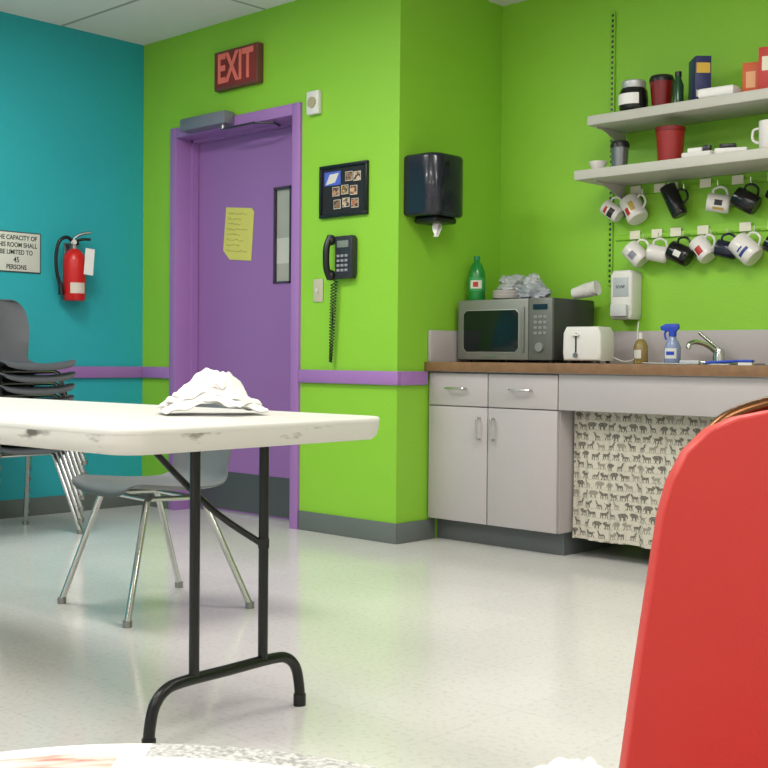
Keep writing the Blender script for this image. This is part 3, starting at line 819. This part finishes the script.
fold_table('white plastic folding table with black tubular steel legs', (-2.085, 1.84, 0), (0, 0, rd(3)), 2.4, .86, [(-.15, 1), (-2.2, -1)], .749)
CAMYAW = math.radians(43.3)
ca, sa = math.cos(CAMYAW), math.sin(CAMYAW)
def cw(xc, zc): return (xc * ca - zc * sa, xc * sa + zc * ca)
x, y = cw(.65, .08)
fold_table('white plastic folding table carrying a magazine and napkin', (x, y, 0), (0, 0, CAMYAW), 1.5, .76, [(-.24, 1), (-1.26, -1)], .74)

# loosely folded napkins on far table: thick soft pads nested over one another
def napkin_pile(name, label, loc, rotz, n, hx, hy, th, dome, seed):
    t = thing(name, label, 'napkins', loc, (0, 0, rotz))
    rg = random.Random(int(seed * 10))
    def S(x, y, k):
        a = x / hx; c = y / hy
        e = math.exp(-(a - .12) ** 2 * 2.2 - c * c * .7)
        return dome * e * (1 + .25 * noise.noise((a * 1.6 + seed, c * 1.6, 0))) + .3 * dome * noise.noise((a * 3.0 + seed, c * 2.5, k * .8)) * e
    for k in range(n):
        q = k / max(1, n - 1)
        sx = hx * (1 - .5 * q); sy = hy * (1 - .30 * q)
        rt = rg.uniform(-.38, .38); dx = rg.uniform(-.08, .08) * hx + .12 * hx * q; dy = rg.uniform(-.08, .08) * hy
        c_, s_ = math.cos(rt), math.sin(rt)
        def pos(u, v, top):
            a = u * 2 - 1; c = v * 2 - 1
            x = a * sx + .07 * sx * noise.noise((c * 1.8, seed, k * 1.7)); y = c * sy + .09 * sy * noise.noise((a * 1.8, seed + 3, k * 1.7))
            X = dx + c_ * x - s_ * y; Y = dy + s_ * x + c_ * y
            m_ = max(abs(a), abs(c))
            edge = math.sqrt(max(0, 1 - m_ ** 10))
            wav = .14 * th * math.sin(a * 14 + k) * m_ ** 2
            fold = abs(((a * 2.1 + c * .9 + k * .37) % 1.0) - .5) * 2
            crease = .55 * th * fold + .6 * th * abs(noise.noise((a * 2.5 + k, c * 2.5 - k, seed)))
            zc = S(X, Y, k) + th * (k + .5) * (1 - .35 * max(0, m_ - .5))
            z = zc + wav * 2 + (1 if top else -1) * (th * .55) * edge + (crease if top else 0) * edge
            return (X, Y, max(z, .0008))
        b = B()
        b.grid(lambda u, v: pos(u, v, True), 48, 32, M_paper, 0)
        b.grid(lambda u, v: pos(u, 1 - v, False), 48, 32, M_paper, 0)
        bmesh.ops.remove_doubles(b.bm, verts=b.bm.verts, dist=1e-5)
        b.done('napkin', t, ang=50)
    return t
napkin_pile('napkin_pile', 'loosely folded pile of white paper napkins on the folding table', (-2.475, 1.95, .7495), CAMYAW, 5, .136, .085, .0115, .056, 2.3)

# ------------------------------------------------------------ school chairs
def school_chair(label, loc, rotz, m, group=None):
    """faces +Y locally"""
    t = thing('school_chair', label, 'chair', loc, (0, 0, rotz), group)
    prof = [(.225, .415, .36), (.222, .432, .41), (.19, .443, .435), (.12, .437, .445), (.02, .427, .445), (-.08, .422, .43), (-.15, .428, .405), (-.195, .455, .38), (-.218, .50, .37), (-.235, .56, .40), (-.25, .62, .425), (-.265, .68, .425), (-.278, .73, .40), (-.287, .765, .34), (-.29, .778, .27)]
    def fn(u, v):
        s = u * (len(prof) - 1); i = min(int(s), len(prof) - 2); f = s - i
        p = [prof[max(i - 1, 0)], prof[i], prof[i + 1], prof[min(i + 2, len(prof) - 1)]]
        q = [0.5 * ((2 * p[1][k]) + (p[2][k] - p[0][k]) * f + (2 * p[0][k] - 5 * p[1][k] + 4 * p[2][k] - p[3][k]) * f * f + (3 * p[1][k] - p[0][k] - 3 * p[2][k] + p[3][k]) * f ** 3) for k in range(3)]
        a = v * 2 - 1
        x = a * q[2] / 2
        bk = min(1, max(0, (s - 6) / 3))
        z = q[1] + (1 - bk) * .02 * abs(a) ** 3
        y = q[0] + bk * .045 * a * a
        return (x, y, z)
    b = B(); b.grid(fn, 56, 22, m, -.006); b.done('seat_shell', t, ang=60)
    r = .0115
    for sx in (-1, 1):
        b = B(); b.tube([(sx * .14, .10, .415), (sx * .165, .13, .40), (sx * .245, .245, .012)], r, M_chrome, seg=10); b.cyl((sx * .2445, .2445, 0), (sx * .2445, .2445, .022), .016, M_steel, seg=12); b.done('leg', t, label='chrome tubular front leg')
        b = B(); b.tube([(sx * .14, -.08, .405), (sx * .165, -.10, .39), (sx * .245, -.245, .012)], r, M_chrome, seg=10); b.cyl((sx * .2445, -.2445, 0), (sx * .2445, -.2445, .022), .016, M_steel, seg=12); b.done('leg', t, label='chrome tubular rear leg')
    b = B(); b.tube([(-.15, .115, .407), (.15, .115, .407)], .009, M_chrome); b.tube([(-.15, -.09, .398), (.15, -.09, .398)], .009, M_chrome)
    b.tube([(-.14, .12, .407), (-.14, -.1, .4)], .009, M_chrome); b.tube([(.14, .12, .407), (.14, -.1, .4)], .009, M_chrome)
    b.done('underframe', t)
    return t
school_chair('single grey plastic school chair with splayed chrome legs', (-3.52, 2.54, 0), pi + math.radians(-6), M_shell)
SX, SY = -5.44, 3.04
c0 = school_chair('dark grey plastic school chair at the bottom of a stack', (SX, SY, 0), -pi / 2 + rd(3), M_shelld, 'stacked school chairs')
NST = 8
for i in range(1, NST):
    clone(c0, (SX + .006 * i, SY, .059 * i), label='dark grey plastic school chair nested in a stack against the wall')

# ------------------------------------------------------------ red banquet chair
x, y = cw(.431, 1.0)
t = thing('banquet_chair', 'red vinyl banquet chair with bronze tube frame', 'chair', (x, y, -.014), (0, 0, CAMYAW))
hw = [(.232, .50), (.227, .56), (.217, .64), (.209, .70), (.202, .75), (.197, .785), (.190, .812), (.177, .838), (.158, .857), (.135, .867), (.107, .873), (.05, .878)]
out = hw + [(0, .879)] + [(-a, z) for a, z in hw[::-1]]
b = B(); b.prism(out, .024, M_vinyl, .0025, seg=3, M=T(0, .012, 0) @ FRONT); b.done('backrest', t, ang=60)
b = B()
fr = [(-.19, 0.018, .023), (-.18, .018, .30), (-.175, .02, .5), (-.17, .021, .7), (-.165, .022, .78), (-.158, .022, .83), (-.145, .022, .855), (-.12, .022, .871), (-.07, .022, .883), (0, .022, .886)]
fr = fr + [(-a, y_, z_) for a, y_, z_ in fr[:-1][::-1]]
b.tube(fr, .0072, M_gold, smooth=6, seg=12); b.done('back_frame', t, label='bronze tube frame')
b = B(); b.prism(rrect(-.21, -.43, .21, -.03, .06), .06, M_vinyl, .02, seg=4, M=T(0, 0, .42)); b.done('seat', t)
for sx in (-1, 1):
    b = B(); b.tube([(sx * .19, -.40, .43), (sx * .2, -.42, .020)], .011, M_gold, seg=12); b.done('leg', t)
b = B(); b.tube([(-.19, -.4, .41), (.19, -.4, .41)], .01, M_gold); b.tube([(-.19, 0, .41), (.19, 0, .41)], .01, M_gold)
b.tube([(-.19, -.4, .41), (-.19, 0, .41)], .01, M_gold); b.tube([(.19, -.4, .41), (.19, 0, .41)], .01, M_gold); b.done('seat_frame', t)

# ------------------------------------------------------------ magazine & napkin on near table
x, y = cw(-.16, .33)
TZ = .7405
t = thing('magazine', 'open magazine with arched colour printed pages', 'magazine', (x, y, TZ), (0, 0, CAMYAW))
M_spk = speck_mat('grey_newsprint', (204, 203, 200), (146, 145, 143), 420, .48, w=.12)
c1 = speck_mat('magazine_print', (220, 208, 200), (196, 96, 92), 34, .47, (1, 4, 1), .1, (222, 170, 150))
def pagefn(s):
    def fn(u, v):
        xx = s * .175 * u
        q = math.sin(pi * min(1, u * .95 + .12))
        z = .002 + .010 * (q ** .8 if q > 1e-6 else 0)
        return (xx, -.125 + .25 * v - .004 * u - (.008 * (1 - u) if s > 0 else .008), z)
    return fn
def pm(i, j):
    if 15 <= i < 34 and j >= 47: return M_spk
    if i < 13 and 30 < j < 48: return c1
    return M_paper
b = B(); b.grid(pagefn(1), 36, 50, M_paper, 0, pm); b.done('page', t)
b = B(); b.grid(pagefn(-1), 36, 50, M_paper, 0, lambda i, j: M_paper if (j > 46 or i > 32) else c1); b.done('page', t)
x, y = cw(.062, .40)
napkin_pile('paper_napkin', 'small folded white paper napkin on the near table', (x, y, TZ), CAMYAW, 2, .036, .028, .004, .010, 5.1)

# ------------------------------------------------------------ lights (ceiling troffers)
M_lens = mat('troffer_lens', (255, 252, 246), .5, emit=2.0)
def troffer(x, y, e):
    t = thing('ceiling_light', 'white recessed fluorescent ceiling light panel', 'ceiling light', (x, y, HC), group='fluorescent ceiling panels')
    b = B()
    b.box((-.61, -.305, -.02), (.61, -.285, 0), M_white); b.box((-.61, .285, -.02), (.61, .305, 0), M_white)
    b.box((-.61, -.285, -.02), (-.59, .285, 0), M_white); b.box((.59, -.285, -.02), (.61, .285, 0), M_white); b.done('frame', t)
    b = B(); b.box((-.59, -.285, -.008), (.59, .285, -.002), M_lens); b.done('lens', t)
    ld = bpy.data.lights.new('fluorescent', 'AREA'); ld.shape = 'RECTANGLE'; ld.size = 1.15; ld.size_y = .55
    ld.energy = e; ld.color = (1.0, .97, .925)
    lo = bpy.data.objects.new('fluorescent_lamp', ld); COL.objects.link(lo); lo.location = (0, 0, -.03); lo.parent = t
for x, y, e in ((-4.3, 2.5, 42), (-4.3, -.2, 44), (-1.9, 3.1, 31), (-1.9, .5, 31), (-1.9, -2.0, 37), (.6, 2.4, 31), (.6, -.6, 32)):
    troffer(x, y, e)

w = bpy.data.worlds.new('world'); scene.world = w; w.use_nodes = True
w.node_tree.nodes['Background'].inputs[0].default_value = (.9, .95, 1, 1); w.node_tree.nodes['Background'].inputs[1].default_value = .3

# ------------------------------------------------------------ camera
cd = bpy.data.cameras.new('camera'); cam = bpy.data.objects.new('camera', cd); COL.objects.link(cam)
cd.sensor_width = 36; cd.lens = 36 * 1184 / 768; cd.clip_start = .02
R = Matrix.Rotation(CAMYAW, 3, 'Z') @ Matrix.Rotation(pi / 2 + math.radians(-1.22), 3, 'X') @ Matrix.Rotation(math.radians(.52), 3, 'Z')
cam.matrix_world = Matrix.Translation((0, 0, .9)) @ R.to_4x4()
scene.camera = cam
